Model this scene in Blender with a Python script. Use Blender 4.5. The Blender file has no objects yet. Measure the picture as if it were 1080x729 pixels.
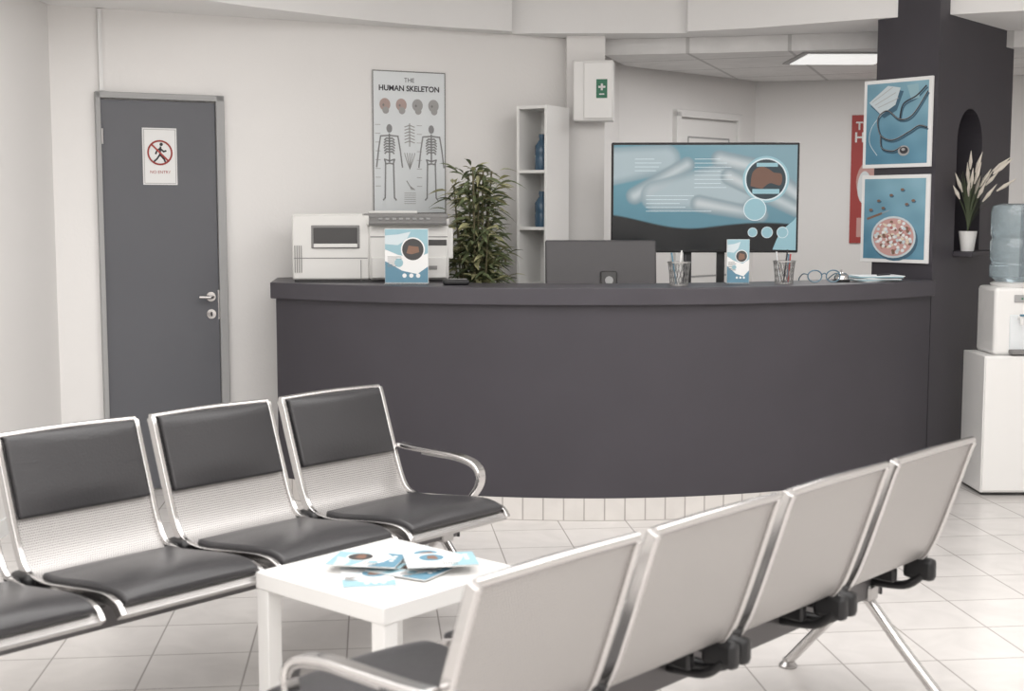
import bpy, bmesh, math, random
from mathutils import Vector, Matrix
random.seed(7)
sc = bpy.context.scene
try:
    sc.view_settings.view_transform = 'Standard'
    sc.view_settings.look = 'None'
except Exception: pass

# ---------------------------------------------------------------- materials
def lin(c):
    return tuple(((x/255)/12.92 if x/255 <= 0.04045 else ((x/255+0.055)/1.055)**2.4) for x in c)
MATS = {}
def mat(name, rgb, rough=0.5, metal=0.0, emit=0.0, trans=0.0, var=0.0, vscale=6.0, coat=0.0, spec=0.5, bump=0.0):
    if name in MATS: return MATS[name]
    m = bpy.data.materials.new(name); m.use_nodes = True
    nt = m.node_tree; b = nt.nodes['Principled BSDF']
    c = lin(rgb)+(1,)
    b.inputs['Base Color'].default_value = c
    b.inputs['Roughness'].default_value = rough
    b.inputs['Metallic'].default_value = metal
    b.inputs['Transmission Weight'].default_value = trans
    b.inputs['Coat Weight'].default_value = coat
    b.inputs['Specular IOR Level'].default_value = spec
    if emit > 0:
        b.inputs['Emission Color'].default_value = c
        b.inputs['Emission Strength'].default_value = emit
    if var > 0 or bump > 0:
        tc = nt.nodes.new('ShaderNodeTexCoord')
        n = nt.nodes.new('ShaderNodeTexNoise'); n.inputs['Scale'].default_value = vscale
        n.inputs['Detail'].default_value = 4
        nt.links.new(tc.outputs['Object'], n.inputs['Vector'])
        if var > 0:
            r = nt.nodes.new('ShaderNodeValToRGB')
            r.color_ramp.elements[0].position = 0.3; r.color_ramp.elements[1].position = 0.7
            r.color_ramp.elements[0].color = tuple(x*(1-var) for x in c[:3])+(1,)
            r.color_ramp.elements[1].color = tuple(min(1, x*(1+var)) for x in c[:3])+(1,)
            nt.links.new(n.outputs['Fac'], r.inputs['Fac'])
            nt.links.new(r.outputs['Color'], b.inputs['Base Color'])
        if bump > 0:
            bp = nt.nodes.new('ShaderNodeBump'); bp.inputs['Strength'].default_value = bump
            bp.inputs['Distance'].default_value = 0.01
            nt.links.new(n.outputs['Fac'], bp.inputs['Height'])
            nt.links.new(bp.outputs['Normal'], b.inputs['Normal'])
    MATS[name] = m
    return m

def brick_mat(name, c1, c2, mortar, w, h, ms, rough, coord='Object', rot=0.0, offset=0.0, loc=(0,0,0)):
    m = bpy.data.materials.new(name); m.use_nodes = True
    nt = m.node_tree; b = nt.nodes['Principled BSDF']
    tc = nt.nodes.new('ShaderNodeTexCoord'); mp = nt.nodes.new('ShaderNodeMapping')
    mp.inputs['Rotation'].default_value = (0, 0, rot); mp.inputs['Location'].default_value = loc
    br = nt.nodes.new('ShaderNodeTexBrick')
    br.offset = offset; br.squash = 1.0
    br.inputs['Color1'].default_value = lin(c1)+(1,)
    br.inputs['Color2'].default_value = lin(c2)+(1,)
    br.inputs['Mortar'].default_value = lin(mortar)+(1,)
    br.inputs['Scale'].default_value = 1.0
    br.inputs['Mortar Size'].default_value = ms
    br.inputs['Mortar Smooth'].default_value = 0.2
    br.inputs['Brick Width'].default_value = w
    br.inputs['Row Height'].default_value = h
    nt.links.new(tc.outputs[coord], mp.inputs['Vector'])
    nt.links.new(mp.outputs['Vector'], br.inputs['Vector'])
    n = nt.nodes.new('ShaderNodeTexNoise'); n.inputs['Scale'].default_value = 5; n.inputs['Detail'].default_value = 6
    n.inputs['Distortion'].default_value = 1.2
    nt.links.new(tc.outputs[coord], n.inputs['Vector'])
    mr = nt.nodes.new('ShaderNodeMapRange'); mr.inputs['From Min'].default_value = .3; mr.inputs['From Max'].default_value = .7
    mr.inputs['To Min'].default_value = .90; mr.inputs['To Max'].default_value = 1.0
    nt.links.new(n.outputs['Fac'], mr.inputs['Value'])
    mx = nt.nodes.new('ShaderNodeMix'); mx.data_type = 'RGBA'; mx.blend_type = 'MULTIPLY'
    mx.inputs['Factor'].default_value = 1.0
    nt.links.new(br.outputs['Color'], mx.inputs['A']); nt.links.new(mr.outputs['Result'], mx.inputs['B'])
    nt.links.new(mx.outputs['Result'], b.inputs['Base Color'])
    b.inputs['Roughness'].default_value = rough
    bp = nt.nodes.new('ShaderNodeBump'); bp.inputs['Strength'].default_value = .3; bp.inputs['Distance'].default_value = .003
    bp.invert = True
    nt.links.new(br.outputs['Fac'], bp.inputs['Height']); nt.links.new(bp.outputs['Normal'], b.inputs['Normal'])
    return m

def perforated_mat(name, rgb, pitch=0.008, hole_rgb=(100, 99, 100)):
    m = bpy.data.materials.new(name); m.use_nodes = True
    nt = m.node_tree; b = nt.nodes['Principled BSDF']
    uv = nt.nodes.new('ShaderNodeTexCoord')
    sep = nt.nodes.new('ShaderNodeSeparateXYZ'); nt.links.new(uv.outputs['UV'], sep.inputs[0])
    def mth(op, a, bb=None):
        n = nt.nodes.new('ShaderNodeMath'); n.operation = op
        for i, v in enumerate((a, bb)):
            if v is None: continue
            if isinstance(v, (int, float)): n.inputs[i].default_value = v
            else: nt.links.new(v, n.inputs[i])
        return n.outputs[0]
    v = mth('MULTIPLY', sep.outputs['Y'], 1/pitch)
    row = mth('FLOOR', v)
    sh = mth('MULTIPLY', mth('MODULO', row, 2.0), 0.5)
    u = mth('ADD', mth('MULTIPLY', sep.outputs['X'], 1/pitch), sh)
    du = mth('SUBTRACT', mth('FRACT', u), .5); dv = mth('SUBTRACT', mth('FRACT', v), .5)
    d = mth('SQRT', mth('ADD', mth('MULTIPLY', du, du), mth('MULTIPLY', dv, dv)))
    hole = mth('LESS_THAN', d, .28)
    mx = nt.nodes.new('ShaderNodeMix'); mx.data_type = 'RGBA'
    mx.inputs['A'].default_value = lin(rgb)+(1,)
    mx.inputs['B'].default_value = lin(hole_rgb)+(1,)
    nt.links.new(hole, mx.inputs['Factor']); nt.links.new(mx.outputs['Result'], b.inputs['Base Color'])
    b.inputs['Metallic'].default_value = .55; b.inputs['Roughness'].default_value = .4
    return m

def attr_mat(name, rough=.5, emit=0.0):
    m = bpy.data.materials.new(name); m.use_nodes = True
    nt = m.node_tree; b = nt.nodes['Principled BSDF']
    a = nt.nodes.new('ShaderNodeAttribute'); a.attribute_name = 'picture'
    nt.links.new(a.outputs['Color'], b.inputs['Base Color']); b.inputs['Roughness'].default_value = rough
    if emit > 0:
        nt.links.new(a.outputs['Color'], b.inputs['Emission Color']); b.inputs['Emission Strength'].default_value = emit
    return m
M_print = attr_mat('printed_picture', .6)
M_screen = attr_mat('lit_screen', .25, .42)

M_wall = mat('white_paint', (234, 232, 230), .75, bump=.06, vscale=60)
M_ceil = mat('ceiling_paint', (236, 235, 234), .8, bump=.03, vscale=40)
M_dark = mat('charcoal_paint', (59, 56, 62), .5, var=.06, vscale=3, bump=.05)
M_darktop = mat('charcoal_top', (66, 63, 69), .4, var=.05)
M_door = mat('grey_door_paint', (92, 93, 98), .45, var=.03, vscale=2)
M_frame = mat('grey_frame_paint', (162, 162, 162), .5)
M_chrome = mat('chrome', (205, 203, 202), .16, 1.0)
M_metal = mat('satin_steel', (180, 178, 177), .3, .9)
M_beam = mat('beam_grey', (98, 96, 97), .4, .6)
M_leather = mat('black_leather', (52, 51, 53), .32, bump=.12, vscale=120)
M_black = mat('black_plastic', (26, 26, 28), .4)
M_white = mat('white_laminate', (232, 231, 229), .35)
M_paper = mat('paper_white', (230, 230, 229), .7)
M_pbeige = mat('printer_shell', (213, 212, 209), .5)
M_pgrey = mat('printer_grey', (126, 125, 124), .5)
M_pdk = mat('printer_dark', (64, 63, 63), .45)
M_blue = mat('print_blue', (96, 136, 156), .6)
M_teal = mat('print_teal', (146, 180, 190), .6)
M_pale = mat('print_pale', (198, 209, 213), .6)
M_brown = mat('print_brown', (128, 98, 82), .6)
M_red = mat('sign_red', (166, 66, 62), .6)
M_ink = mat('ink_dark', (56, 55, 60), .7)
M_bone = mat('print_bone', (164, 163, 162), .7)
M_bgsk = mat('poster_bluewhite', (224, 228, 230), .6)
M_green = mat('sign_green', (56, 116, 90), .6)
M_perf = perforated_mat('perforated_steel', (188, 185, 183))
M_floor = brick_mat('floor_tile', (222, 218, 215), (216, 212, 209), (165, 160, 156), .33, .33, .0032, .2, rot=math.radians(-6), loc=(.1, .12, 0))
M_plinth = brick_mat('plinth_tile', (216, 212, 208), (210, 206, 202), (168, 163, 159), .10, .12, .004, .3, coord='UV')
M_ctile = brick_mat('ceiling_tile', (228, 227, 226), (224, 223, 222), (190, 189, 188), .6, .6, .012, .8, rot=math.radians(20))

# ---------------------------------------------------------------- helpers
COL = sc.collection
def link(o, parent=None):
    COL.objects.link(o)
    if parent is not None: o.parent = parent
    return o
def group(name, loc=(0, 0, 0), rz=0.0, parent=None):
    e = bpy.data.objects.new(name, None); e.empty_display_size = .1
    e.location = loc; e.rotation_euler = (0, 0, math.radians(rz))
    return link(e, parent)
def finish(name, bm, m, parent=None, smooth=True, loc=(0,0,0), rot=(0,0,0), bevel=0, seg=2, ang=35):
    bmesh.ops.recalc_face_normals(bm, faces=bm.faces)
    me = bpy.data.meshes.new(name); bm.to_mesh(me); bm.free()
    if m: me.materials.append(m)
    if smooth:
        for p in me.polygons: p.use_smooth = True
        try: me.set_sharp_from_angle(angle=math.radians(ang))
        except Exception: pass
    o = bpy.data.objects.new(name, me); o.location = loc; o.rotation_euler = rot
    link(o, parent)
    if bevel > 0:
        md = o.modifiers.new('bevel', 'BEVEL'); md.width = bevel; md.segments = seg
        md.limit_method = 'ANGLE'; md.angle_limit = math.radians(40)
        if smooth: md.harden_normals = False
    return o
def box(name, c, s, m, parent=None, bevel=0.0, rz=0.0, rot=None, seg=2):
    bm = bmesh.new(); bmesh.ops.create_cube(bm, size=1)
    for v in bm.verts: v.co = Vector((v.co.x*s[0], v.co.y*s[1], v.co.z*s[2]))
    r = rot if rot else (0, 0, math.radians(rz))
    return finish(name, bm, m, parent, smooth=bevel > 0, loc=c, rot=r, bevel=bevel, seg=seg, ang=50)
def prism(name, pts, z0, z1, m, parent=None, bevel=0):
    bm = bmesh.new()
    a = [bm.verts.new((x, y, z0)) for x, y in pts]; b = [bm.verts.new((x, y, z1)) for x, y in pts]
    n = len(pts)
    bm.faces.new(a); bm.faces.new(b)
    for i in range(n): bm.faces.new((a[i], a[(i+1) % n], b[(i+1) % n], b[i]))
    return finish(name, bm, m, parent, smooth=True, bevel=bevel, ang=30)
def lathe(name, prof, m, parent=None, loc=(0,0,0), n=32, rot=(0,0,0)):
    bm = bmesh.new(); rings = []
    for r, z in prof:
        if r < 1e-5: rings.append([bm.verts.new((0, 0, z))])
        else: rings.append([bm.verts.new((r*math.cos(2*math.pi*i/n), r*math.sin(2*math.pi*i/n), z)) for i in range(n)])
    for k in range(len(rings)-1):
        A, B = rings[k], rings[k+1]
        for i in range(n):
            j = (i+1) % n
            if len(A) == 1 and len(B) == 1: continue
            if len(A) == 1: bm.faces.new((A[0], B[j], B[i]))
            elif len(B) == 1: bm.faces.new((A[i], A[j], B[0]))
            else: bm.faces.new((A[i], A[j], B[j], B[i]))
    return finish(name, bm, m, parent, loc=loc, rot=rot)
def cyl(name, p0, p1, r, m, parent=None, n=16, r2=None):
    p0, p1 = Vector(p0), Vector(p1); d = p1-p0
    q = d.to_track_quat('Z', 'Y').to_euler()
    r2 = r if r2 is None else r2
    return lathe(name, [(0, 0), (r, 0), (r2, d.length), (0, d.length)], m, parent, loc=p0, n=n, rot=q)
def crom(pts, k=6):
    P = [Vector(p) for p in pts]; out = []
    for i in range(len(P)-1):
        a = P[max(i-1, 0)]; b = P[i]; c = P[i+1]; d = P[min(i+2, len(P)-1)]
        for t in range(k):
            t /= k
            out.append(.5*((2*b)+(c-a)*t+(2*a-5*b+4*c-d)*t*t+(3*b-a-3*c+d)*t**3))
    out.append(P[-1]); return out
def tube(name, pts, r, m, parent=None, n=10, k=6, smooth=True):
    P = crom([Vector(p) for p in pts], k) if smooth else [Vector(p) for p in pts]
    bm = bmesh.new(); rings = []
    prev = None
    for i, p in enumerate(P):
        t = (P[min(i+1, len(P)-1)]-P[max(i-1, 0)]).normalized()
        if prev is None:
            a = t.orthogonal().normalized()
        else:
            a = (prev - t*prev.dot(t)).normalized()
        prev = a; b = t.cross(a)
        rings.append([bm.verts.new(p+r*(a*math.cos(2*math.pi*j/n)+b*math.sin(2*math.pi*j/n))) for j in range(n)])
    for i in range(len(rings)-1):
        for j in range(n):
            bm.faces.new((rings[i][j], rings[i][(j+1) % n], rings[i+1][(j+1) % n], rings[i+1][j]))
    bm.faces.new(rings[0]); bm.faces.new(rings[-1])
    return finish(name, bm, m, parent, ang=60)
# flat artwork in the local XZ plane, facing local -Y
def poly2d(name, pts, m, parent, y=0.0):
    bm = bmesh.new(); vs = [bm.verts.new((p[0], y, p[1])) for p in pts]
    bm.faces.new(vs)
    bmesh.ops.triangulate(bm, faces=bm.faces[:])
    me = bpy.data.meshes.new(name); bm.to_mesh(me); bm.free(); me.materials.append(m)
    return link(bpy.data.objects.new(name, me), parent)
def picture2d(name, w, h, nx, nz, fn, m, parent, y=0.0):
    """printed / displayed picture: fine grid whose vertex colours come from fn(x, z) -> sRGB"""
    vs, cols, fs = [], [], []
    for j in range(nz+1):
        for i in range(nx+1):
            x = -w/2+w*i/nx; z = -h/2+h*j/nz
            vs.append((x, y, z)); cols.extend(lin(tuple(max(0, min(255, c)) for c in fn(x, z)))+(1.0,))
    for j in range(nz):
        for i in range(nx):
            a = j*(nx+1)+i; fs.append((a, a+1, a+nx+2, a+nx+1))
    me = bpy.data.meshes.new(name); me.from_pydata(vs, [], fs)
    at = me.color_attributes.new('picture', 'FLOAT_COLOR', 'POINT'); at.data.foreach_set('color', cols)
    me.materials.append(m)
    return link(bpy.data.objects.new(name, me), parent)
def ell2d(name, cx, cz, rx, rz, m, parent, y=0.0, n=28):
    return poly2d(name, [(cx+rx*math.cos(2*math.pi*i/n), cz+rz*math.sin(2*math.pi*i/n)) for i in range(n)], m, parent, y)
def rect2d(name, x0, z0, x1, z1, m, parent, y=0.0):
    return poly2d(name, [(x0, z0), (x1, z0), (x1, z1), (x0, z1)], m, parent, y)
def line2d(name, pts, w, m, parent, y=0.0):
    bm = bmesh.new()
    for pl in pts:
        for (a, b) in zip(pl[:-1], pl[1:]):
            a = Vector((a[0], a[1])); b = Vector((b[0], b[1])); d = (b-a)
            if d.length < 1e-6: continue
            d.normalize(); nrm = Vector((-d.y, d.x))*w/2; a = a-d*w*.3; b = b+d*w*.3
            vs = [bm.verts.new((q.x, y, q.y)) for q in (a+nrm, a-nrm, b-nrm, b+nrm)]
            bm.faces.new(vs)
    me = bpy.data.meshes.new(name); bm.to_mesh(me); bm.free(); me.materials.append(m)
    return link(bpy.data.objects.new(name, me), parent)
def text2d(name, s, size, x, z, m, parent, y=0.0, align='CENTER', bold=0.0):
    cu = bpy.data.curves.new(name, 'FONT'); cu.body = s; cu.size = size; cu.align_x = align; cu.offset = bold
    t = bpy.data.objects.new(name, cu); COL.objects.link(t)
    dg = bpy.context.evaluated_depsgraph_get(); dg.update()
    me = bpy.data.meshes.new_from_object(t.evaluated_get(dg))
    bpy.data.objects.remove(t)
    me.transform(Matrix.Rotation(math.radians(90), 4, 'X'))
    me.transform(Matrix.Translation((x, y, z)))
    me.materials.clear(); me.materials.append(m)
    return link(bpy.data.objects.new(name, me), parent)
def mixc(a, b, t): return tuple(p+(q-p)*t for p, q in zip(a, b))
def sstep(a, b, x):
    t = max(0, min(1, (x-a)/(b-a))); return t*t*(3-2*t)
def capsule(x, z, ax, az, bx, bz, r0, r1):
    dx, dz = bx-ax, bz-az; t = max(0, min(1, ((x-ax)*dx+(z-az)*dz)/(dx*dx+dz*dz)))
    return math.hypot(x-ax-dx*t, z-az-dz*t)-(r0+(r1-r0)*t)

# ---------------------------------------------------------------- camera
cam = bpy.data.cameras.new('camera'); co = bpy.data.objects.new('camera', cam); COL.objects.link(co)
co.location = (0, 0, 1.5); co.rotation_euler = (math.radians(90-5.7), 0, 0)
cam.sensor_width = 36; cam.lens = 36*1400/1080; cam.clip_start = .05
cam.dof.use_dof = True; cam.dof.focus_distance = 6.9; cam.dof.aperture_fstop = 3.5
sc.camera = co

# ---------------------------------------------------------------- room shell
HC = 3.0
def wall(name, p0, p1, z0=0, z1=HC, t=.12, m=M_wall):
    p0, p1 = Vector(p0), Vector(p1); d = (p1-p0).normalized(); n = Vector((-d.y, d.x))*t
    return prism(name, [tuple(p0), tuple(p1), tuple(p1+n), tuple(p0+n)], z0, z1, m)
prism('floor', [(-2.6, -3.1), (4.2, -3.1), (4.2, 10.6), (-2.6, 10.6)], -.1, 0, M_floor)
prism('ceiling', [(-2.6, -3.1), (4.2, -3.1), (4.2, 10.6), (-2.6, 10.6)], HC, HC+.1, M_ceil)
wall('wall_left', (-2.376, -3.0), (-2.376, 6.926))
wall('wall_back_door_side', (-2.376, 6.926), (.36, 8.24))
wall('wall_alcove', (.50, 8.3), (.71, 8.9))
wall('wall_back_left', (.71, 8.9), (1.81, 10.0))
wall('wall_back', (1.81, 10.0), (4.0, 9.36))
wall('wall_right', (4.0, 9.36), (4.0, -3.0))
wall('wall_front', (4.0, -3.0), (-2.376, -3.0))
prism('wall_pillar', [(.33, 8.12), (.56, 8.12), (.56, 8.5), (.33, 8.5)], 0, 2.56, M_wall)
edge = [tuple(p[:2]) for p in crom([(-2.376, 4.9, 0), (-2.08, 5.6, 0), (-1.80, 6.28, 0), (-1.51, 6.80, 0), (-1.0, 7.30, 0), (-.5, 7.68, 0), (-.12, 7.86, 0), (.0, 7.92, 0)], 5)]
edge += [(.0, 8.02), (1.03, 8.0), (1.03, 7.93), (1.4, 7.78), (2.0, 7.40), (4.0, 6.6)]
prism('ceiling_soffit', edge+[(4.0, 9.34), (1.85, 9.95), (.73, 8.85), (.5, 8.3), (-2.37, 6.95)], 2.56, HC-.001, M_ceil)
prism('ceiling_back_room', [(.57, 8.28), (1.3, 8.15), (2.1, 7.95), (4.0, 7.8), (4.0, 9.34), (1.84, 9.95), (.74, 8.87)], 2.464, 2.559, M_ctile)
def base(name, p0, p1, h=.08):
    p0, p1 = Vector(p0), Vector(p1); d = (p1-p0).normalized(); n = Vector((-d.y, d.x))*-.012
    prism(name, [tuple(p0), tuple(p1), tuple(p1+n), tuple(p0+n)], 0, h, M_paper)
base('baseboard_left', (-2.376, -3), (-2.376, 6.92))
base('baseboard_back', (1.81, 10), (4, 9.36))
base('baseboard_right', (4, 9.3), (4, -3))
WD = Vector((.9015, .4328)); WO = Vector((-2.18, 7.02)); WN = Vector((.4328, -.9015)); PHI = 25.65
def wp(s, off=0.0):
    p = WO+WD*s+WN*off; return (p.x, p.y)
p = wp(.035, .012)
box('trim_conduit', (p[0], p[1], 2.345), (.02, .02, .42), M_paper, rz=PHI)

# ---------------------------------------------------------------- grey door
p = wp(.335, 0)
dg = group('door_1', (p[0], p[1], 0), PHI)
W = .67
box('frame_left', (-W/2+.012, -.015, 1.065), (.025, .05, 2.13), M_frame, dg, .003)
box('frame_right', (W/2-.02, -.015, 1.065), (.045, .05, 2.13), M_frame, dg, .003)
box('frame_top', (0, -.015, 2.115), (W, .05, .032), M_frame, dg, .003)
box('leaf', (-.01, -.006, 1.05), (W-.068, .03, 2.085), M_door, dg, .003)
hx = W/2-.09
lathe('rose_upper', [(0, 0), (.026, 0), (.026, .008), (0, .01)], M_chrome, dg, (hx, -.022, 1.045), rot=(math.radians(90), 0, 0))
lathe('rose_lower', [(0, 0), (.026, 0), (.026, .008), (0, .01)], M_chrome, dg, (hx, -.022, .95), rot=(math.radians(90), 0, 0))
box('key_slot', (hx, -.034, .95), (.008, .004, .022), M_black, dg)
tube('lever', [(hx, -.025, 1.045), (hx, -.07, 1.045), (hx-.03, -.078, 1.045), (hx-.075, -.078, 1.047)], .009, M_chrome, dg)
box('latch_plate', (W/2-.045, -.024, 1.0), (.014, .004, .16), M_chrome, dg)
for z in (.25, 1.9): cyl('hinge', (-W/2+.03, -.03, z-.04), (-W/2+.03, -.03, z+.04), .007, M_metal, dg)

sg = group('no_entry_sign', (*wp(.325, .024), 1.80), PHI)
box('sheet', (0, 0, 0), (.18, .004, .30), M_paper, sg)
rng = [(math.cos(a*math.pi/16)*.062, math.sin(a*math.pi/16)*.062+.02) for a in range(33)]
line2d('border', [[(-.082, -.142), (.082, -.142), (.082, .142), (-.082, .142), (-.082, -.142)]], .003, M_bone, sg, -.003)
line2d('walking_figure', [[(.004, .05), (0, .01), (.022, -.015), (.03, -.035)], [(0, .01), (-.015, -.012), (-.032, -.028)], [(.002, .042), (.02, .026), (.032, .03)], [(.002, .042), (-.014, .032), (-.022, .014)]], .009, M_ink, sg, -.0035)
ell2d('figure_head', .008, .064, .009, .009, M_ink, sg, -.0035)
line2d('prohibition_ring', [rng, [(-.044, .064), (.044, -.024)]], .009, M_red, sg, -.005)
text2d('caption', 'NO ENTRY', .022, 0, -.09, M_red, sg, -.003)

# ---------------------------------------------------------------- skeleton poster
def skeleton(par, cx, z0, h, m, y=-.004):
    L = []
    H = h
    f = lambda x, z: (cx+x*H, z0+z*H)
    L.append([f(0, .86), f(0, .5)])
    for k in range(6):
        z = .80-.035*k; w = .075-.004*abs(k-2)
        L.append([f(-w, z-.02), f(-w*.6, z+.005), f(0, z), f(w*.6, z+.005), f(w, z-.02)])
    L.append([f(-.12, .83), f(0, .84), f(.12, .83)])
    L.append([f(-.07, .53), f(-.05, .47), f(0, .48), f(.05, .47), f(.07, .53), f(0, .51), f(-.07, .53)])
    for s in (-1, 1):
        L.append([f(s*.12, .83), f(s*.15, .66), f(s*.17, .5), f(s*.18, .43)])
        L.append([f(s*.055, .48), f(s*.06, .26), f(s*.065, .03), f(s*.09, 0)])
    line2d('bones', L, H*.02, m, par, y)
    ell2d('skull', cx, z0+H*.93, H*.04, H*.055, m, par, y)
pc = group('skeleton_poster', (*wp(1.755, .008), 1.905), PHI)
pw, ph = .445, .81
box('sheet', (0, 0, 0), (pw, .006, ph), M_bgsk, pc)
line2d('edging', [[(-pw/2, -ph/2), (pw/2, -ph/2), (pw/2, ph/2), (-pw/2, ph/2), (-pw/2, -ph/2)]], .006, M_pgrey, pc, -.0035)
text2d('title_small', 'THE', .035, 0, .345, M_ink, pc, -.004)
text2d('title', 'HUMAN SKELETON', .043, 0, .295, M_ink, pc, -.004, bold=.0012)
M_sk1 = mat('skull_pink', (176, 156, 150), .7)
for i, x in enumerate((-.15, -.05, .05, .15)):
    ell2d('skull_view', x, .215, .033, .036, M_sk1 if i < 2 else M_bone, pc, -.004)
    ell2d('jaw_view', x+.004, .182, .02, .02, M_bone, pc, -.0045)
    ell2d('eye_socket', x-.01, .212, .006, .007, M_pgrey, pc, -.005)
M_bone2 = mat('print_bone_dark', (142, 142, 143), .7)
skeleton(pc, -.125, -.33, .44, M_bone2); skeleton(pc, .135, -.33, .44, M_bone2)
line2d('ribcage', [[(-.03, .09-.018*k), (0, .1-.018*k), (.03, .09-.018*k)] for k in range(6)]+[[(0, .11), (0, -.02)]], .006, M_bone, pc, -.004)
line2d('hand_bones', [[(0, -.15), (x, -.10), (x*1.6, -.06)] for x in (-.02, -.01, 0, .01, .02)], .005, M_bone, pc, -.004)
line2d('foot_bones', [[(-.02, -.22), (0, -.25), (x, -.27)] for x in (.01, .02, .03)], .005, M_bone, pc, -.004)
line2d('label_lines', [[(-.035, -.29-.012*k), (.035, -.29-.012*k)] for k in range(6)], .003, M_bone, pc, -.004)
for sx in (-.21, .045):
    line2d('side_labels', [[(sx, .1-.05*k), (sx+.03, .1-.05*k)] for k in range(8)], .003, M_bone, pc, -.004)

# ---------------------------------------------------------------- reception counter
CX, CY, R = .38, 9.07, 2.69
def arc(r, a0, a1, n):
    return [(CX+r*math.sin(math.radians(a0+(a1-a0)*i/n)), CY-r*math.cos(math.radians(a0+(a1-a0)*i/n))) for i in range(n+1)]
rc = group('reception_counter')
prism('body', arc(R, -36.8, 44.2, 60)+arc(R-.12, 44.2, -36.8, 60), .11, 1.06, M_dark, rc)
prism('body_return', [(-1.228, 6.925), (-1.13, 6.995), (-1.13, 7.47), (-1.262, 7.42)], 0, 1.058, M_dark, rc)
prism('top', arc(R+.03, -37, 44, 60)+arc(R-.40, 44, -16, 50)+[(-.50, 7.77), (-1.31, 7.405)], 1.058, 1.142, M_darktop, rc, bevel=.004)
prism('inner_desk', arc(R-.125, -12, 30, 30)+arc(R-1.0, 30, -12, 30), .72, .75, M_white, rc)
for a in (-11, 29):
    q = arc(R-.9, a, a, 1)[0]; box('desk_leg', (q[0], q[1], .36), (.05, .05, .72), M_white, rc)
bm = bmesh.new(); uvl = bm.loops.layers.uv.new('UVMap')
o = arc(R+.004, -36.8, 44.2, 80); i_ = arc(R-.12, -36.8, 44.2, 80)
step = (R*math.radians(81))/80
for k in range(80):
    vs = [bm.verts.new((*o[k], 0)), bm.verts.new((*o[k+1], 0)), bm.verts.new((*o[k+1], .112)), bm.verts.new((*o[k], .112))]
    f = bm.faces.new(vs)
    for l, uvc in zip(f.loops, ((k*step, 0), (k*step+step, 0), (k*step+step, .115), (k*step, .115))): l[uvl].uv = uvc
    vs = [bm.verts.new((*o[k], .112)), bm.verts.new((*o[k+1], .112)), bm.verts.new((*i_[k+1], .112)), bm.verts.new((*i_[k], .112))]
    bm.faces.new(vs)
finish('tiled_plinth', bm, M_plinth, rc, smooth=False)

# ---------------------------------------------------------------- charcoal column with niche
C0 = Vector((2.265, 7.16)); Lp = Vector((2.018, 7.457)); Rp = Vector((2.967, 7.98)); Bp = Lp+(Rp-C0)
colm = prism('charcoal_column', [tuple(C0), tuple(Rp), tuple(Bp), tuple(Lp)], 0, HC-.002, M_dark)
rd = (Rp-C0).normalized(); PHR = math.degrees(math.atan2(rd.y, rd.x)); rn = Vector((rd.y, -rd.x))
bm = bmesh.new()
prof = [(-.18, 1.29), (.18, 1.29)]+[(.18*math.cos(math.radians(a)), 1.89+.19*math.sin(math.radians(a))) for a in range(0, 181, 10)]
fa = [bm.verts.new((x, -.1, z)) for x, z in prof]; fb = [bm.verts.new((x, .22, z)) for x, z in prof]
bm.faces.new(fa); bm.faces.new(fb)
for k in range(len(prof)): bm.faces.new((fa[k], fa[(k+1) % len(prof)], fb[(k+1) % len(prof)], fb[k]))
nc = C0+rd*.46
cut = finish('cutter', bm, None, None, smooth=False, loc=(nc.x, nc.y, 0), rot=(0, 0, math.radians(PHR)))
md = colm.modifiers.new('niche', 'BOOLEAN'); md.object = cut; md.operation = 'DIFFERENCE'; md.solver = 'EXACT'
bpy.context.view_layer.update()
dgp = bpy.context.evaluated_depsgraph_get()
nm = bpy.data.meshes.new_from_object(colm.evaluated_get(dgp)); colm.modifiers.clear(); colm.data = nm
bpy.data.objects.remove(cut)
sc_ = C0+rd*.46+rn*.055
box('trim_niche_sill', (sc_.x, sc_.y, 1.275), (.38, .11, .028), M_dark, None, .003, rz=PHR)
npz = C0+rd*.36+rn*.045
pp = group('potted_grass_plant', (npz.x, npz.y, 1.2895))
lathe('pot', [(0, 0), (.035, 0), (.050, .11), (.046, .11), (.042, .095), (0, .095)], M_white, pp)
M_grass = mat('grass_green', (88, 98, 74), .6); M_tip = mat('grass_tip', (222, 214, 202), .7)
bm = bmesh.new(); bt = bmesh.new()
for k in range(110):
    a = random.uniform(-2.8, 1.4); ln = random.uniform(.2, .40); sp = random.uniform(.02, .15)
    prev = None; w = .004
    for t in range(7):
        t /= 6
        c = Vector((math.cos(a)*sp*t*t, math.sin(a)*sp*t*t, .085+ln*t*(1-.15*t*sp*5)))
        s = Vector((-math.sin(a), math.cos(a), 0))*w*(1-.7*t)
        cur = (bm.verts.new(c-s), bm.verts.new(c+s))
        if prev: bm.faces.new((prev[0], prev[1], cur[1], cur[0]))
        prev = cur
    if k % 6 == 0:
        d = Vector((math.cos(a)*sp*3.0, math.sin(a)*sp*3.0, .3)).normalized()
        for (r1, r2, dp, of) in ((.004, .011, .05, .02), (.011, .001, .07, .08)):
            bmesh.ops.create_cone(bt, cap_ends=True, segments=6, radius1=r1, radius2=r2, depth=dp,
                matrix=Matrix.Translation(c+d*of) @ d.to_track_quat('Z', 'Y').to_matrix().to_4x4())
finish('blades', bm, M_grass, pp); finish('seed_heads', bt, M_tip, pp)

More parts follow.
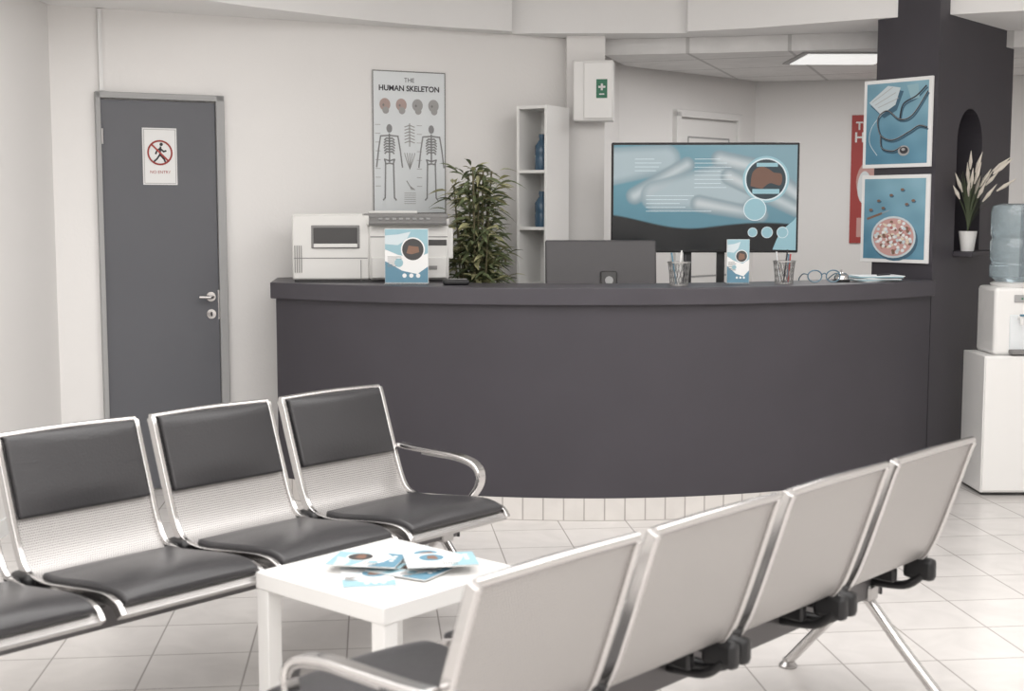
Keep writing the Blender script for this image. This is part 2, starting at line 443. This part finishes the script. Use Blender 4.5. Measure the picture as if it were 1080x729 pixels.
# posters on column left face
PHL = math.degrees(math.atan2((C0-Lp).y, (C0-Lp).x)); ld = (C0-Lp).normalized(); ln_ = Vector((ld.y, -ld.x))
pcn = C0-ld*.235+ln_*.012
M_pink = mat('pill_pink', (200, 158, 152), .6)
M_pb2 = mat('poster_blue_shadow', (66, 100, 120), .55)
def blue_bg(x, z):
    t = sstep(-.3, .3, x*.5+z); b = mixc((84, 132, 156), (128, 168, 184), t)
    k = 4*math.sin(x*31+z*17)+3*math.sin(z*47-x*13)
    return tuple(c+k for c in b)
g = group('stethoscope_poster', (pcn.x, pcn.y, 1.988), PHL)
box('border', (0, 0, 0), (.43, .018, .48), M_paper, g, .002); picture2d('picture', .39, .44, 40, 44, blue_bg, M_print, g, -.0095)
def loop(pts, k=6): return [tuple(q[:2]) for q in crom([(a, b, 0) for a, b in pts], k)]
st1 = loop([(.19, .16), (.10, .04), (.02, .02), (-.06, .07), (-.12, .03), (-.10, -.06), (-.02, -.09), (.08, -.05), (.14, -.02), (.19, -.03)])
st2 = loop([(-.10, -.06), (-.09, -.13), (-.02, -.15), (.03, -.13)]); st3 = loop([(.02, .02), (.04, .1), (.12, .14), (.18, .19)])
line2d('tube_shadow', [[(x+.006, z-.01) for x, z in st] for st in (st1, st2, st3)], .010, M_pb2, g, -.0102)
line2d('stethoscope_tube', [st1, st2, st3], .008, M_ink, g, -.011)
line2d('tube_glint', [[(x-.002, z+.002) for x, z in st] for st in (st1, st2)], .002, M_bone, g, -.0113)
ell2d('chest_piece', .05, -.15, .036, .028, M_bone, g, -.011); ell2d('chest_piece_face', .052, -.148, .026, .019, M_ink, g, -.012); ell2d('chest_glint', .048, -.143, .012, .008, M_bone, g, -.0125)
poly2d('mask_shadow', [(-.17, .10), (-.04, .19), (.04, .17), (.0, .07), (-.08, .03)], M_pb2, g, -.0101)
poly2d('face_mask', [(-.18, .12), (-.06, .205), (.02, .19), (-.01, .1), (-.10, .05)], M_pale, g, -.0105)
line2d('mask_pleats', [[(-.16+.02*k, .12-.015*k), (-.03+.02*k, .195-.03*k)] for k in range(3)], .003, M_bone, g, -.0108)
line2d('mask_strap', [loop([(-.10, .05), (-.16, -.02), (-.17, -.1), (-.12, -.17)])], .004, M_pale, g, -.0108)
poly2d('vial', [(.06, .20), (.13, .205), (.14, .13), (.09, .12)], M_teal, g, -.0105)
g = group('pill_plate_poster', (pcn.x, pcn.y, 1.468), PHL)
box('border', (0, 0, 0), (.43, .018, .48), M_paper, g, .002); picture2d('picture', .39, .44, 40, 44, blue_bg, M_print, g, -.0095)
ell2d('plate_shadow', .01, -.115, .145, .115, M_pb2, g, -.0105); ell2d('plate', .0, -.1, .142, .115, M_pale, g, -.011); ell2d('plate_well', .0, -.1, .13, .104, M_pink, g, -.0113)
PC = [M_bgsk, M_pink, M_brown, M_paper, M_pale, mat('pill_cream', (222, 208, 188), .6), mat('pill_rose', (176, 116, 110), .6)]
for k in range(150):
    a = random.uniform(0, 6.28); r = math.sqrt(random.random())
    ell2d('pill', .117*r*math.cos(a), -.1+.093*r*math.sin(a), .011, .009, random.choice(PC), g, -.0115-.00002*k, 8)
for x, z in ((-.1, .1), (-.02, .13), (.08, .08), (.12, .1), (-.15, .05), (.05, .16), (-.07, .06)):
    ell2d('loose_pill_shadow', x+.004, z-.006, .014, .008, M_pb2, g, -.0105, 10); ell2d('loose_pill', x, z, .012, .007, M_brown, g, -.011, 10)
line2d('syringe', [[(-.17, .0), (-.08, .03)]], .012, M_brown, g, -.011); line2d('needle', [[(-.08, .03), (-.03, .047)]], .003, M_bone, g, -.011)

# ---------------------------------------------------------------- heart poster, back door, light panel
bd = Vector((.9598, -.2805)); PB = math.degrees(math.atan2(bd.y, bd.x)); bn = Vector((bd.y, -bd.x))
hc = Vector((1.81, 10.0))+bd*1.0+bn*.008
g = group('heart_poster', (hc.x, hc.y, 1.745), PB)
box('sheet', (0, 0, 0), (.60, .006, .93), M_red, g)
text2d('title_1', 'THE', .08, -.27, .36, M_paper, g, -.004, 'LEFT', .002); text2d('title_2', 'HEART', .1, -.28, .27, M_paper, g, -.004, 'LEFT', .002)
ell2d('heart_diagram', -.08, -.02, .18, .2, M_pink, g, -.004); ell2d('vessel', -.2, -.06, .05, .12, M_bgsk, g, -.0045)
rect2d('text_panel', -.25, -.42, .25, -.28, M_pink, g, -.004)
dc = Vector((.71, 8.9))+Vector((.7071, .7071))*.954
g = group('door_2', (dc.x, dc.y, 0), 45)
box('frame_l', (-.36, -.012, 1.10), (.05, .06, 2.2), M_white, g, .004); box('frame_r', (.36, -.012, 1.10), (.05, .06, 2.2), M_white, g, .004)
box('frame_t', (0, -.012, 2.19), (.77, .06, .05), M_white, g, .004); box('leaf', (0, -.005, 1.08), (.67, .04, 2.14), M_white, g, .004)
for z, h in ((1.68, .7), (.6, .9)):
    line2d('panel_moulding', [[(-.24, z-h/2), (.24, z-h/2), (.24, z+h/2), (-.24, z+h/2), (-.24, z-h/2)]], .012, M_frame, g, -.027)
M_em = mat('lamp_diffuser', (240, 240, 238), .5, emit=.7)
g = group('ceiling_light_panel', (2.06, 8.42, 2.462))
box('frame', (0, 0, 0), (.62, .62, .012), M_bone, g, .003); box('diffuser', (0, 0, -.008), (.54, .54, .006), M_em, g)

# ---------------------------------------------------------------- first aid cabinet
g = group('first_aid_cabinet', (.49, 8.045, 2.222), -8)
box('body', (0, 0, 0), (.24, .14, .355), M_white, g, .008); box('lid', (.03, -.075, 0), (.17, .012, .33), M_white, g, .005)
rect2d('green_label', .02, -.045, .085, .065, M_green, g, -.083)
line2d('cross', [[(.036, .02), (.070, .02)], [(.053, .004), (.053, .036)]], .012, M_paper, g, -.084)
line2d('arrow', [[(.04, -.022), (.066, -.022)]], .007, M_paper, g, -.084)

# ---------------------------------------------------------------- shelf tower
g = group('shelf_tower', (.183, 7.90, 0), -30)
for x in (-.092, .092): box('side', (x, 0, 1.06), (.016, .28, 2.12), M_white, g, .002)
box('back', (0, .134, 1.06), (.17, .01, 2.12), M_white, g)
for z in (.04, .42, .76, 1.08, 1.41, 1.74, 2.11): box('shelf', (0, 0, z), (.17, .275, .018), M_white, g, .002)
M_bottle = mat('bottle_blue', (66, 96, 120), .25, trans=.2)
for z, dx in ((1.7495, .03), (1.4195, .03)):
    b = group('water_bottle', tuple((Vector((.183, 7.90, z))+Vector((dx*.87+(-.07)*.5, -dx*.5-.07*.87, 0)))))
    lathe('bottle_body', [(0, 0), (.036, 0), (.04, .01), (.04, .07), (.037, .08), (.04, .09), (.04, .14), (.016, .175), (.015, .19), (0, .19)], M_bottle, b)
    lathe('cap', [(0, .188), (.017, .188), (.017, .208), (0, .208)], M_bottle, b)

# ---------------------------------------------------------------- bamboo plant
g = group('potted_bamboo_plant', (-.195, 7.52, 0))
lathe('pot', [(0, 0), (.11, 0), (.14, .32), (.15, .34), (.135, .34), (.13, .30), (0, .30)], M_pdk, g)
M_leaf = mat('bamboo_leaf', (100, 110, 78), .5, var=.4, vscale=25); M_leaf2 = mat('bamboo_leaf_pale', (164, 162, 122), .5, var=.3, vscale=25)
M_stem = mat('bamboo_stem', (104, 98, 72), .6)
bA, bB = bmesh.new(), bmesh.new()
def leaf(bmx, p, d, L, w):
    d = d.normalized(); s = d.cross(Vector((0, 0, 1)))
    if s.length < .1: s = Vector((1, 0, 0))
    s.normalize(); s = (s+Vector((0, 0, random.uniform(-.8, .8)))).normalized(); u = s.cross(d)
    prev = None
    for t, k in ((0, .1), (.25, .9), (.5, 1), (.75, .6), (1, .03)):
        c = p+d*L*t+Vector((0, 0, -1))*L*.35*t*t
        cur = (bmx.verts.new(c-s*w*k+u*w*k*.4), bmx.verts.new(c), bmx.verts.new(c+s*w*k+u*w*k*.4))
        if prev:
            bmx.faces.new((prev[0], prev[1], cur[1], cur[0])); bmx.faces.new((prev[1], prev[2], cur[2], cur[1]))
        prev = cur
for k in range(20):
    a = k*2.4; r0 = random.uniform(.01, .08); top = random.uniform(1.25, 1.78); lean = random.uniform(.02, .11)
    if k < 7: top = random.uniform(1.64, 1.78); lean = random.uniform(.0, .06)
    pt = lambda t: Vector((math.cos(a)*(r0+lean*t*t), math.sin(a)*(r0+lean*t*t), .28+(top-.28)*t))
    tube('stem', [pt(t) for t in (0, .35, .7, 1)], .005, M_stem, g, n=6, k=3)
    for j in range(72):
        t = random.uniform(.42, 1.0); q = pt(t)
        aa = random.uniform(0, 6.28); d = Vector((math.cos(aa), math.sin(aa), random.uniform(-.3, .9)))
        leaf(bA if random.random() < .6 else bB, q+d*random.uniform(0, .07), d, random.uniform(.09, .14), random.uniform(.009, .015))
finish('leaves', bA, M_leaf, g); finish('pale_leaves', bB, M_leaf2, g)

# ---------------------------------------------------------------- television
def E(name, rgb, s=.75, **k):
    return mat(name, rgb, .3, emit=s, **k)
def px(u, v): return ((u-741)/183*1.0, (208-v)/183*1.0)
tv = group('television', (1.10, 7.62, 1.587), -2)
box('housing', (0, .02, 0), (1.065, .045, .625), M_black, tv, .006)
box('rear_bulge', (0, .06, -.05), (.7, .05, .4), M_black, tv, .01)
sw, sh = .52, .298
S_blk = mat('screen_black', (8, 10, 12), .15); S_cy = E('screen_cyan', (132, 168, 178), .4); S_wh = E('screen_white', (190, 202, 206), .4)
S_br = E('screen_brown', (104, 76, 64), .3); S_dk = E('screen_darkteal', (40, 56, 64), .2)
HAND = [(640, 176, 700, 168, 20, 15), (668, 206, 722, 174, 9, 8), (690, 206, 770, 196, 16, 26), (756, 168, 800, 178, 9, 9), (800, 178, 838, 206, 9, 9),
        (766, 186, 836, 220, 9, 8), (735, 214, 800, 226, 9, 7)]
def tvpic(x, z):
    u = 741+x*183; v = 208-z*183
    wave = 226+12*sstep(645, 740, u)+4*math.sin((u-645)*.03)
    c = mixc((84, 128, 142), (112, 140, 150), sstep(640, 840, u))
    c = mixc(c, (70, 112, 128), sstep(190, 230, v)*.6)
    for i, (ax, az, bx, bz, r0, r1) in enumerate(HAND):
        d = capsule(u, v, ax, az, bx, bz, r0, r1)
        m = 1-sstep(-1.5, 1.5, d); edgek = sstep(-9, 0, d)
        hc_ = mixc((176, 182, 184), (112, 128, 136), edgek*.9)
        if i in (0, 2): hc_ = mixc(hc_, (132, 150, 158), .45)
        c = mixc(c, hc_, m*.88)
    if v > 150: c = mixc(c, (14, 17, 20), sstep(-1, 1.5, v-wave))
    return c
picture2d('screen_picture', 2*sw, 2*sh, 230, 132, tvpic, M_screen, tv, -.0035)
def cp(pts, k=5): return [tuple(q[:2]) for q in crom([(*px(*p), 0) for p in pts], k)]
poly2d('teal_corner', [(sw, -sh), (sw, px(0, 228)[1])]+cp([(833, 232), (820, 244), (812, 262)])[:], S_cy, tv, -.006)
def circ(n, u, v, r, m, y): ell2d(n, *px(u, v), r/183, r/183, m, tv, y, 40)
circ('photo_ring', 804, 189, 24, S_cy, -.0065); circ('photo_ring_inner', 804, 189, 22, S_wh, -.0068); circ('photo_circle', 804, 189, 20.5, S_dk, -.007)
poly2d('photo_person', cp([(788, 196), (790, 182), (798, 176), (806, 178), (812, 182), (820, 184), (819, 195), (808, 193), (800, 199)]), S_br, tv, -.0075)
rect2d('photo_window', *px(794, 176), *px(816, 172), S_cy, tv, -.0075); rect2d('photo_desk', *px(790, 204), *px(818, 199), S_cy, tv, -.0076)
circ('dot_large_ring', 793, 220, 12, S_wh, -.0078); circ('dot_large', 793, 220, 11, S_cy, -.008)
for u, r in ((791, 5), (806, 6), (822, 6)): circ('dot', u, 244, r, S_wh, -.008); circ('dot_in', u, 244, r-.7, S_cy, -.0082)
line2d('text_lines', [[px(668, 168+4*k), px(668+random.uniform(18, 30), 168+4*k)] for k in range(4)]+[[px(730, 168+4.2*k), px(730+random.uniform(24, 40), 168+4.2*k)] for k in range(8)]+[[px(680, 206+4*k), px(680+random.uniform(30, 70), 206+4*k)] for k in range(5)], .0028, S_wh, tv, -.0052)
for x in (-.09, .10): box('stand_pole', (x, .05, -.93), (.045, .03, 1.3), M_black, tv, .004)
box('stand_base', (0, .04, -1.572), (.6, .4, .03), M_black, tv, .008)

# ---------------------------------------------------------------- desktop monitor (rear)
mo = group('desktop_monitor', (.48, 7.18, .75), 2)
M_mon = mat('monitor_back', (70, 68, 70), .4, .2)
box('housing', (0, 0, .43), (.60, .03, .35), M_mon, mo, .008, rot=(math.radians(-8), 0, 0))
box('screen', (0, .0185, .435), (.58, .002, .33), S_blk, mo, rot=(math.radians(-8), 0, 0))
box('rear_hub', (.04, -.035, .36), (.09, .035, .16), M_pdk, mo, .01, rot=(math.radians(-8), 0, 0))
lathe('hub_badge', [(0, 0), (.022, 0), (.022, .004), (0, .004)], M_frame, mo, (.04, -.05, .39), rot=(math.radians(82), 0, 0))
box('neck', (.04, -.03, .18), (.06, .03, .34), M_mon, mo, .008); box('foot', (.04, 0, .008), (.24, .2, .014), M_mon, mo, .005)

# ---------------------------------------------------------------- printer
TZ = 1.142
pr = group('office_printer', (-.755, 7.12, TZ), 4)
box('cabinet_body', (-.20, 0, .18), (.40, .40, .335), M_pbeige, pr, .010)
box('base_shadow_gap', (0, 0, .007), (.78, .37, .014), M_pdk, pr, .002)
box('top_lid', (-.215, 0, .350), (.36, .39, .010), M_pbeige, pr, .004)
box('window_surround', (-.175, -.2, .235), (.25, .01, .12), M_pgrey, pr, .004); box('dark_window', (-.175, -.206, .24), (.225, .006, .085), M_pdk, pr, .002)
box('window_sill', (-.175, -.21, .19), (.225, .014, .02), M_pbeige, pr, .003)
for k in range(4): box('vent_slot', (-.385+.011*k, -.201, .12), (.004, .006, .14), M_pgrey, pr)
box('panel_seam', (-.20, -.2005, .125), (.38, .003, .004), M_pgrey, pr); box('panel_seam_v', (-.045, -.2005, .06), (.004, .003, .11), M_pgrey, pr)
box('main_body', (.205, 0, .155), (.415, .42, .285), M_pbeige, pr, .012)
box('body_seam', (.205, -.2105, .235), (.40, .003, .005), M_pgrey, pr)
box('tray_gap', (.30, -.2105, .205), (.20, .006, .03), M_pdk, pr, .002); box('paper_tray', (.205, -.216, .075), (.39, .02, .11), M_pbeige, pr, .006)
box('tray_grip', (.30, -.227, .075), (.10, .006, .02), M_pgrey, pr, .002)
box('scanner', (.20, 0, .310), (.43, .43, .035), M_pbeige, pr, .008); box('scanner_lid', (.19, .01, .342), (.44, .41, .026), M_pgrey, pr, .008)
box('document_feeder', (.12, .03, .362), (.26, .3, .016), M_pbeige, pr, .006)
box('control_panel', (.20, -.235, .315), (.40, .06, .018), M_pgrey, pr, .004, rot=(math.radians(25), 0, 0))
for k in range(8): box('key', (.06+.035*k, -.24, .328), (.02, .014, .006), M_frame, pr, rot=(math.radians(25), 0, 0))
box('side_flap', (.42, -.1, .2), (.03, .2, .16), M_pbeige, pr, .006)

# ---------------------------------------------------------------- flyers
def flyer_art(g, w, h, y, pale=False):
    T = M_pale if pale else M_teal
    B = M_teal if pale else M_blue
    rect2d('flyer_background', -w/2, -h/2, w/2, h/2, M_paper, g, y)
    f = lambda a, b: (a*w, b*h)
    poly2d('flyer_picture', [f(-.5, .5), f(.5, .5), f(.5, .05), f(.2, -.05), f(-.2, .02), f(-.5, .12)], T, g, y-.0006)
    poly2d('flyer_hand', [f(-.5, .38), f(-.2, .40), f(.1, .45), f(.0, .3), f(-.2, .2), f(-.5, .22)], M_pale if not pale else M_paper, g, y-.0008)
    poly2d('flyer_base_wave', [f(-.5, -.5), f(.5, -.5), f(.5, -.2), f(.25, -.34), f(-.1, -.28), f(-.5, -.1)], B, g, y-.0007)
    ell2d('flyer_ring', .15*w, .12*h, .28*w, .28*w, M_paper, g, y-.001); ell2d('flyer_photo', .15*w, .12*h, .25*w, .25*w, M_blue if pale else M_pdk, g, y-.0013)
    poly2d('flyer_person', [f(.0, .05), f(.12, .03), f(.3, .07), f(.28, .17), f(.05, .19)], M_brown, g, y-.0016)
    ell2d('flyer_dot', -.18*w, -.13*h, .1*w, .1*w, T, g, y-.0013)
    for k in range(3): ell2d('flyer_small_dot', (-.05+.16*k)*w, -.37*h, .05*w, .05*w, M_paper, g, y-.0013)
    line2d('flyer_text', [[f(-.44, -.02-.035*k), f(-.44+random.uniform(.2, .34), -.02-.035*k)] for k in range(6)], .003, M_pgrey, g, y-.001)
M_acr = mat('acrylic', (225, 230, 232), .1, trans=.8)
g = group('brochure_holder', (-.53, 6.68, TZ+.144), -4)
box('brochure_card', (0, .006, 0), (.22, .008, .272), M_paper, g); flyer_art(g, .217, .268, .0005)
box('stand_foot', (0, .02, -.140), (.22, .09, .008), M_acr, g, .002); box('back_support', (0, .05, -.06), (.1, .004, .17), M_acr, g, rot=(math.radians(18), 0, 0))
g = group('brochure_holder', (1.14, 6.70, TZ+.115), 4)
box('brochure_card', (0, .006, 0), (.115, .008, .222), M_paper, g); flyer_art(g, .113, .22, .0005)
box('stand_foot', (0, .02, -.11), (.115, .08, .008), M_acr, g, .002)

# ---------------------------------------------------------------- pen cups
def pencup(x, y, cols):
    g = group('pen_holder', (x, y, TZ))
    r0, r1, h = .045, .055, .115
    for i in range(20):
        a = 2*math.pi*i/20; a2 = a+.6
        cyl('mesh_wire', (r0*math.cos(a), r0*math.sin(a), 0), (r1*math.cos(a2), r1*math.sin(a2), h), .0014, M_pgrey, g, n=4)
        cyl('mesh_wire', (r0*math.cos(a), r0*math.sin(a), 0), (r1*math.cos(a-.6), r1*math.sin(a-.6), h), .0014, M_pgrey, g, n=4)
    lathe('rim', [(r1, h-.004), (r1+.002, h-.004), (r1+.002, h+.003), (r1-.002, h+.003), (r1-.002, h-.004)], M_metal, g)
    lathe('cup_base', [(0, 0), (r0+.001, 0), (r0+.001, .006), (0, .006)], M_metal, g)
    for k, c in enumerate(cols):
        a = k*2.2; cyl('pen', (.02*math.cos(a), .02*math.sin(a), .008), (.04*math.cos(a+.5), .04*math.sin(a+.5), .15+.012*(k % 3)), .004, c, g, n=8)
pencup(.83, 6.60, [M_ink, M_blue, M_paper]); pencup(1.385, 6.76, [M_red, M_brown, M_ink, M_blue, M_bgsk])

# ---------------------------------------------------------------- small counter items
g = group('desk_remote', (-.28, 6.64, TZ), 5)
box('body', (0, 0, .014), (.13, .06, .026), M_black, g, .008); box('keys', (.01, 0, .029), (.09, .03, .004), M_pgrey, g, .001)
g = group('eyeglasses', (1.60, 6.86, TZ+.003), 10)
M_bw = mat('blue_wire', (96, 128, 146), .4)
for x in (-.05, .05): tube('lens_rim', [(x+.038*math.cos(a*math.pi/8), -.03, .032+.03*math.sin(a*math.pi/8)) for a in range(17)], .0035, M_bw, g, n=6, k=2)
tube('bridge', [(-.013, -.03, .04), (0, -.034, .047), (.013, -.03, .04)], .003, M_bw, g, n=6)
for x in (-.088, .088): tube('temple', [(x, -.03, .04), (x, .03, .042), (x*.95, .09, .02), (x*.9, .11, .004)], .003, M_bw, g, n=6)
g = group('desk_bell', (1.72, 6.93, TZ))
lathe('bell_base', [(0, 0), (.045, 0), (.045, .012), (0, .012)], M_black, g); lathe('dome', [(.04, .014), (.038, .03), (.025, .045), (0, .052)], M_chrome, g); cyl('plunger', (0, 0, .05), (0, 0, .065), .005, M_chrome, g)
g = group('paper_stack', (1.92, 7.02, TZ), 25)
for k in range(6): box('sheet', (random.uniform(-.03, .03), random.uniform(-.02, .02), .003+.005*k), (.25, .17, .004), (M_paper, M_teal, M_bgsk)[k % 3], g, rz=random.uniform(-25, 25))
box('pen', (.03, -.03, .035), (.13, .008, .008), M_ink, g, .002, rz=20)

# ---------------------------------------------------------------- water cooler and cabinet
g = group('storage_cabinet', (2.70, 7.115, 0))
box('carcass', (0, 0, .385), (.42, .33, .73), M_white, g, .004); box('kick', (0, .01, .015), (.38, .29, .03), M_pdk, g)
box('door_panel', (0, -.168, .385), (.41, .012, .71), M_white, g, .003); box('pull', (.17, -.182, .6), (.012, .02, .12), M_metal, g, .003)
wc = group('water_dispenser', (2.70, 7.12, .75))
box('housing', (0, .01, .18), (.30, .27, .36), M_white, wc, .02, seg=3); box('front_recess', (.03, -.128, .12), (.2, .012, .19), M_bgsk, wc, .006)
box('drip_tray', (.02, -.15, .02), (.18, .06, .025), M_pgrey, wc, .005)
for x, m_ in ((-.02, M_blue), (.07, M_red)):
    cyl('tap_stem', (x, -.13, .20), (x, -.17, .20), .012, M_white, wc); cyl('tap_spout', (x, -.165, .205), (x, -.165, .165), .009, M_white, wc)
    box('tap_lever', (x, -.17, .215), (.02, .03, .01), m_, wc, .003)
box('control_strip', (.03, -.128, .30), (.16, .01, .04), M_frame, wc, .004)
for x in (-.01, .03, .07): cyl('indicator', (x, -.132, .30), (x, -.136, .30), .005, M_green, wc)
lathe('collar', [(0, .36), (.12, .36), (.13, .375), (.11, .385), (0, .385)], M_white, wc)
M_jug = mat('jug_blue_plastic', (184, 200, 207), .12, trans=.75)
lathe('bottle', [(0, .375), (.05, .376), (.10, .385), (.133, .41), (.135, .47), (.128, .48), (.128, .495), (.135, .505), (.135, .60), (.128, .61), (.128, .625), (.135, .635), (.135, .76), (.125, .79), (.09, .80), (0, .795)], M_jug, wc, n=48)

# ---------------------------------------------------------------- coffee table
r48 = 48.65
ux = Vector((math.cos(math.radians(r48)), math.sin(math.radians(r48)))); uf = Vector((ux.y, -ux.x))
Lc = Vector((-.755, 3.82)); tcn = Lc+ux*.275+uf*.275
tb = group('coffee_table', (tcn.x, tcn.y, 0), r48)
box('top', (0, 0, .425), (.55, .55, .05), M_white, tb, .003)
for x in (-.2475, .2475):
    for y in (-.2475, .2475): box('leg', (x, y, .2), (.05, .05, .40), M_white, tb, .002)
def magazine(dx, dy, rz, z, w=.15, h=.21, pale=True):
    p = tcn+ux*dx+uf*dy
    g = group('magazine', (p.x, p.y, z), rz)
    box('pages', (0, 0, .0015), (w, h, .003), M_paper, g)
    e = group('cover_art', (0, 0, .0032), 0, g); e.rotation_euler = (math.radians(-90), 0, 0)
    flyer_art(e, w, h, 0, pale)
mz = [(-.10, .02, 10), (.02, .07, 60), (.06, -.05, -20), (.12, .03, 35), (-.03, -.06, 80), (.10, .12, 100)]
for k, (a, b_, r) in enumerate(mz): magazine(a, b_, r, .4505+.0055*k, pale=(k % 3 != 1))

# ---------------------------------------------------------------- waiting benches
PROF = [(0.0, .83), (.012, .80), (.035, .73), (.062, .65), (.09, .57), (.118, .50), (.15, .452), (.20, .43), (.28, .425), (.38, .435), (.50, .448), (.59, .452), (.64, .44), (.662, .415)]
PP = [Vector((q.x, q.y)) for q in crom([(a, b_, 0) for a, b_ in PROF], 4)]
ARC = [0]
for a, b_ in zip(PP[:-1], PP[1:]): ARC.append(ARC[-1]+(b_-a).length)
def nrm(i, P):
    t = (P[min(i+1, len(P)-1)]-P[max(i-1, 0)]).normalized()
    return Vector((-t.y, t.x))     # towards sitter side
def strip(name, P, o0, o1, x0, x1, m, parent, bevel=0, arcs=None, nx=1, crown=0.0, seg=3):
    bm = bmesh.new(); uvl = bm.loops.layers.uv.new('UVMap')
    n = len(P); g0, g1 = [], []
    for i in range(n):
        N = nrm(i, P)
        ra, rb = [], []
        for k in range(nx+1):
            x = x0+(x1-x0)*k/nx; c = crown*(1-(2*k/nx-1)**2) if nx > 1 else 0
            e = min(1, i/2.5, (n-1-i)/2.5) if crown else 1
            a = P[i]+N*o0; b_ = P[i]+N*(o1+c*e)
            ra.append(bm.verts.new((x, -a.x, a.y))); rb.append(bm.verts.new((x, -b_.x, b_.y)))
        g0.append(ra); g1.append(rb)
    A = arcs or [0]*n
    def F(vs, uvs):
        f = bm.faces.new(vs)
        for l, u_ in zip(f.loops, uvs): l[uvl].uv = u_
    for i in range(n-1):
        for k in range(nx):
            xa = x0+(x1-x0)*k/nx+1; xb = x0+(x1-x0)*(k+1)/nx+1
            for G in (g0, g1): F((G[i][k], G[i][k+1], G[i+1][k+1], G[i+1][k]), ((xa, A[i]), (xb, A[i]), (xb, A[i+1]), (xa, A[i+1])))
        for k in (0, nx): F((g0[i][k], g1[i][k], g1[i+1][k], g0[i+1][k]), ((0, 0),)*4)
    for i in (0, n-1):
        for k in range(nx): F((g0[i][k], g0[i][k+1], g1[i][k+1], g1[i][k]), ((0, 0),)*4)
    return finish(name, bm, m, parent, bevel=bevel, seg=seg, ang=40)
def bench(loc, rz):
    g = group('waiting_room_bench', (loc[0], loc[1], 0), rz)
    pitch = .54
    ib = max(i for i, q in enumerate(PP) if q.y > .585 and q.x < .15)
    js = min(i for i, q in enumerate(PP) if q.x > .21)
    for s in range(4):
        xc = (s-1.5)*pitch
        strip('perforated_shell', PP, -.002, .002, xc-.232, xc+.232, M_perf, g, arcs=ARC)
        strip('back_pad', PP[1:ib+1], .004, .028, xc-.222, xc+.222, M_leather, g, .014, nx=8, crown=.016)
        strip('seat_pad', PP[js:-3], .004, .030, xc-.225, xc+.225, M_leather, g, .014, nx=8, crown=.012)
        for sx in (-1, 1):
            x = xc+sx*.238
            strip('side_rail', PP, -.013, .017, x-.009, x+.009, M_chrome, g, .003, seg=2)
        tube('top_bar', [(xc-.24, -PP[0].x, .832), (xc, -PP[0].x+.004, .836), (xc+.24, -PP[0].x, .832)], .011, M_chrome, g)
        tube('front_bar', [(xc-.24, -.655, .418), (xc+.24, -.655, .418)], .009, M_metal, g, smooth=False)
        for sx in (-1, 1):
            box('seat_bracket', (xc+sx*.2, -.33, .39), (.03, .24, .045), M_black, g, .008)
            box('hinge_block', (xc+sx*.245, -.155, .415), (.042, .10, .07), M_black, g, .015)
            tube('hinge_arm', [(xc+sx*.235, -.14, .40), (xc+sx*.235, -.20, .355), (xc+sx*.235, -.33, .345)], .014, M_black, g, n=8)
    box('beam', (0, -.34, .33), (2.2, .07, .07), M_beam, g, .004)
    box('beam_cap_l', (-1.103, -.34, .33), (.008, .074, .074), M_black, g); box('beam_cap_r', (1.103, -.34, .33), (.008, .074, .074), M_black, g)
    for sx in (-1, 1):
        ap = [(.085, .615), (.16, .61), (.28, .608), (.39, .606), (.475, .59), (.51, .558), (.505, .512), (.475, .47), (.44, .43), (.41, .395), (.38, .365)]
        AP = [Vector((q.x, q.y)) for q in crom([(a, b_, 0) for a, b_ in ap], 4)]
        x = sx*(1.5*pitch+.268)
        strip('armrest', AP, -.008, .008, x-.021, x+.021, M_chrome, g, .005, seg=2)
        strip('armrest_inner', AP[6:22], -.017, -.009, x-.014, x+.014, M_metal, g, .002, seg=2)
        lx = sx*1.04
        tube('rear_leg', [(lx, -.36, .33), (lx, -.30, .27), (lx, -.20, .16), (lx, -.06, .02)], .017, M_chrome, g)
        tube('front_leg', [(lx, -.32, .33), (lx, -.38, .27), (lx, -.48, .16), (lx, -.60, .02)], .017, M_chrome, g)
        box('leg_clamp', (lx, -.34, .31), (.06, .09, .05), M_metal, g, .008)
        for fy in (-.06, -.60): lathe('foot', [(0, 0), (.028, 0), (.03, .008), (.018, .02), (.018, .03), (0, .03)], M_metal, g, (lx, fy, 0))
    return g
bench((-1.21, 4.30), r48)
bench((.648, 3.112), 47.1+180)

# ---------------------------------------------------------------- lights
def area(name, loc, sx, sy, pw, col=(1, .985, .968), rot=(0, 0, 0)):
    l = bpy.data.lights.new(name, 'AREA'); l.shape = 'RECTANGLE'; l.size = sx; l.size_y = sy; l.energy = pw; l.color = col
    o = bpy.data.objects.new(name, l); o.location = loc; o.rotation_euler = rot; COL.objects.link(o)
for i, (x, y) in enumerate([(-.9, 4.2), (1.8, 4.4), (-.9, 1.2), (1.8, 1.2), (.4, -1.5)]):
    area('ceiling_lamp', (x, y, 2.96), 2.4, 2.4, 64)
area('back_room_lamp', (2.06, 8.42, 2.44), .55, .55, 18)
area('staff_area_lamp', (1.3, 7.75 if False else 8.1, 2.455), .5, .15, 3)
w = bpy.data.worlds.new('world'); sc.world = w; w.use_nodes = True
w.node_tree.nodes['Background'].inputs[0].default_value = (.9, .92, 1, 1); w.node_tree.nodes['Background'].inputs[1].default_value = .4
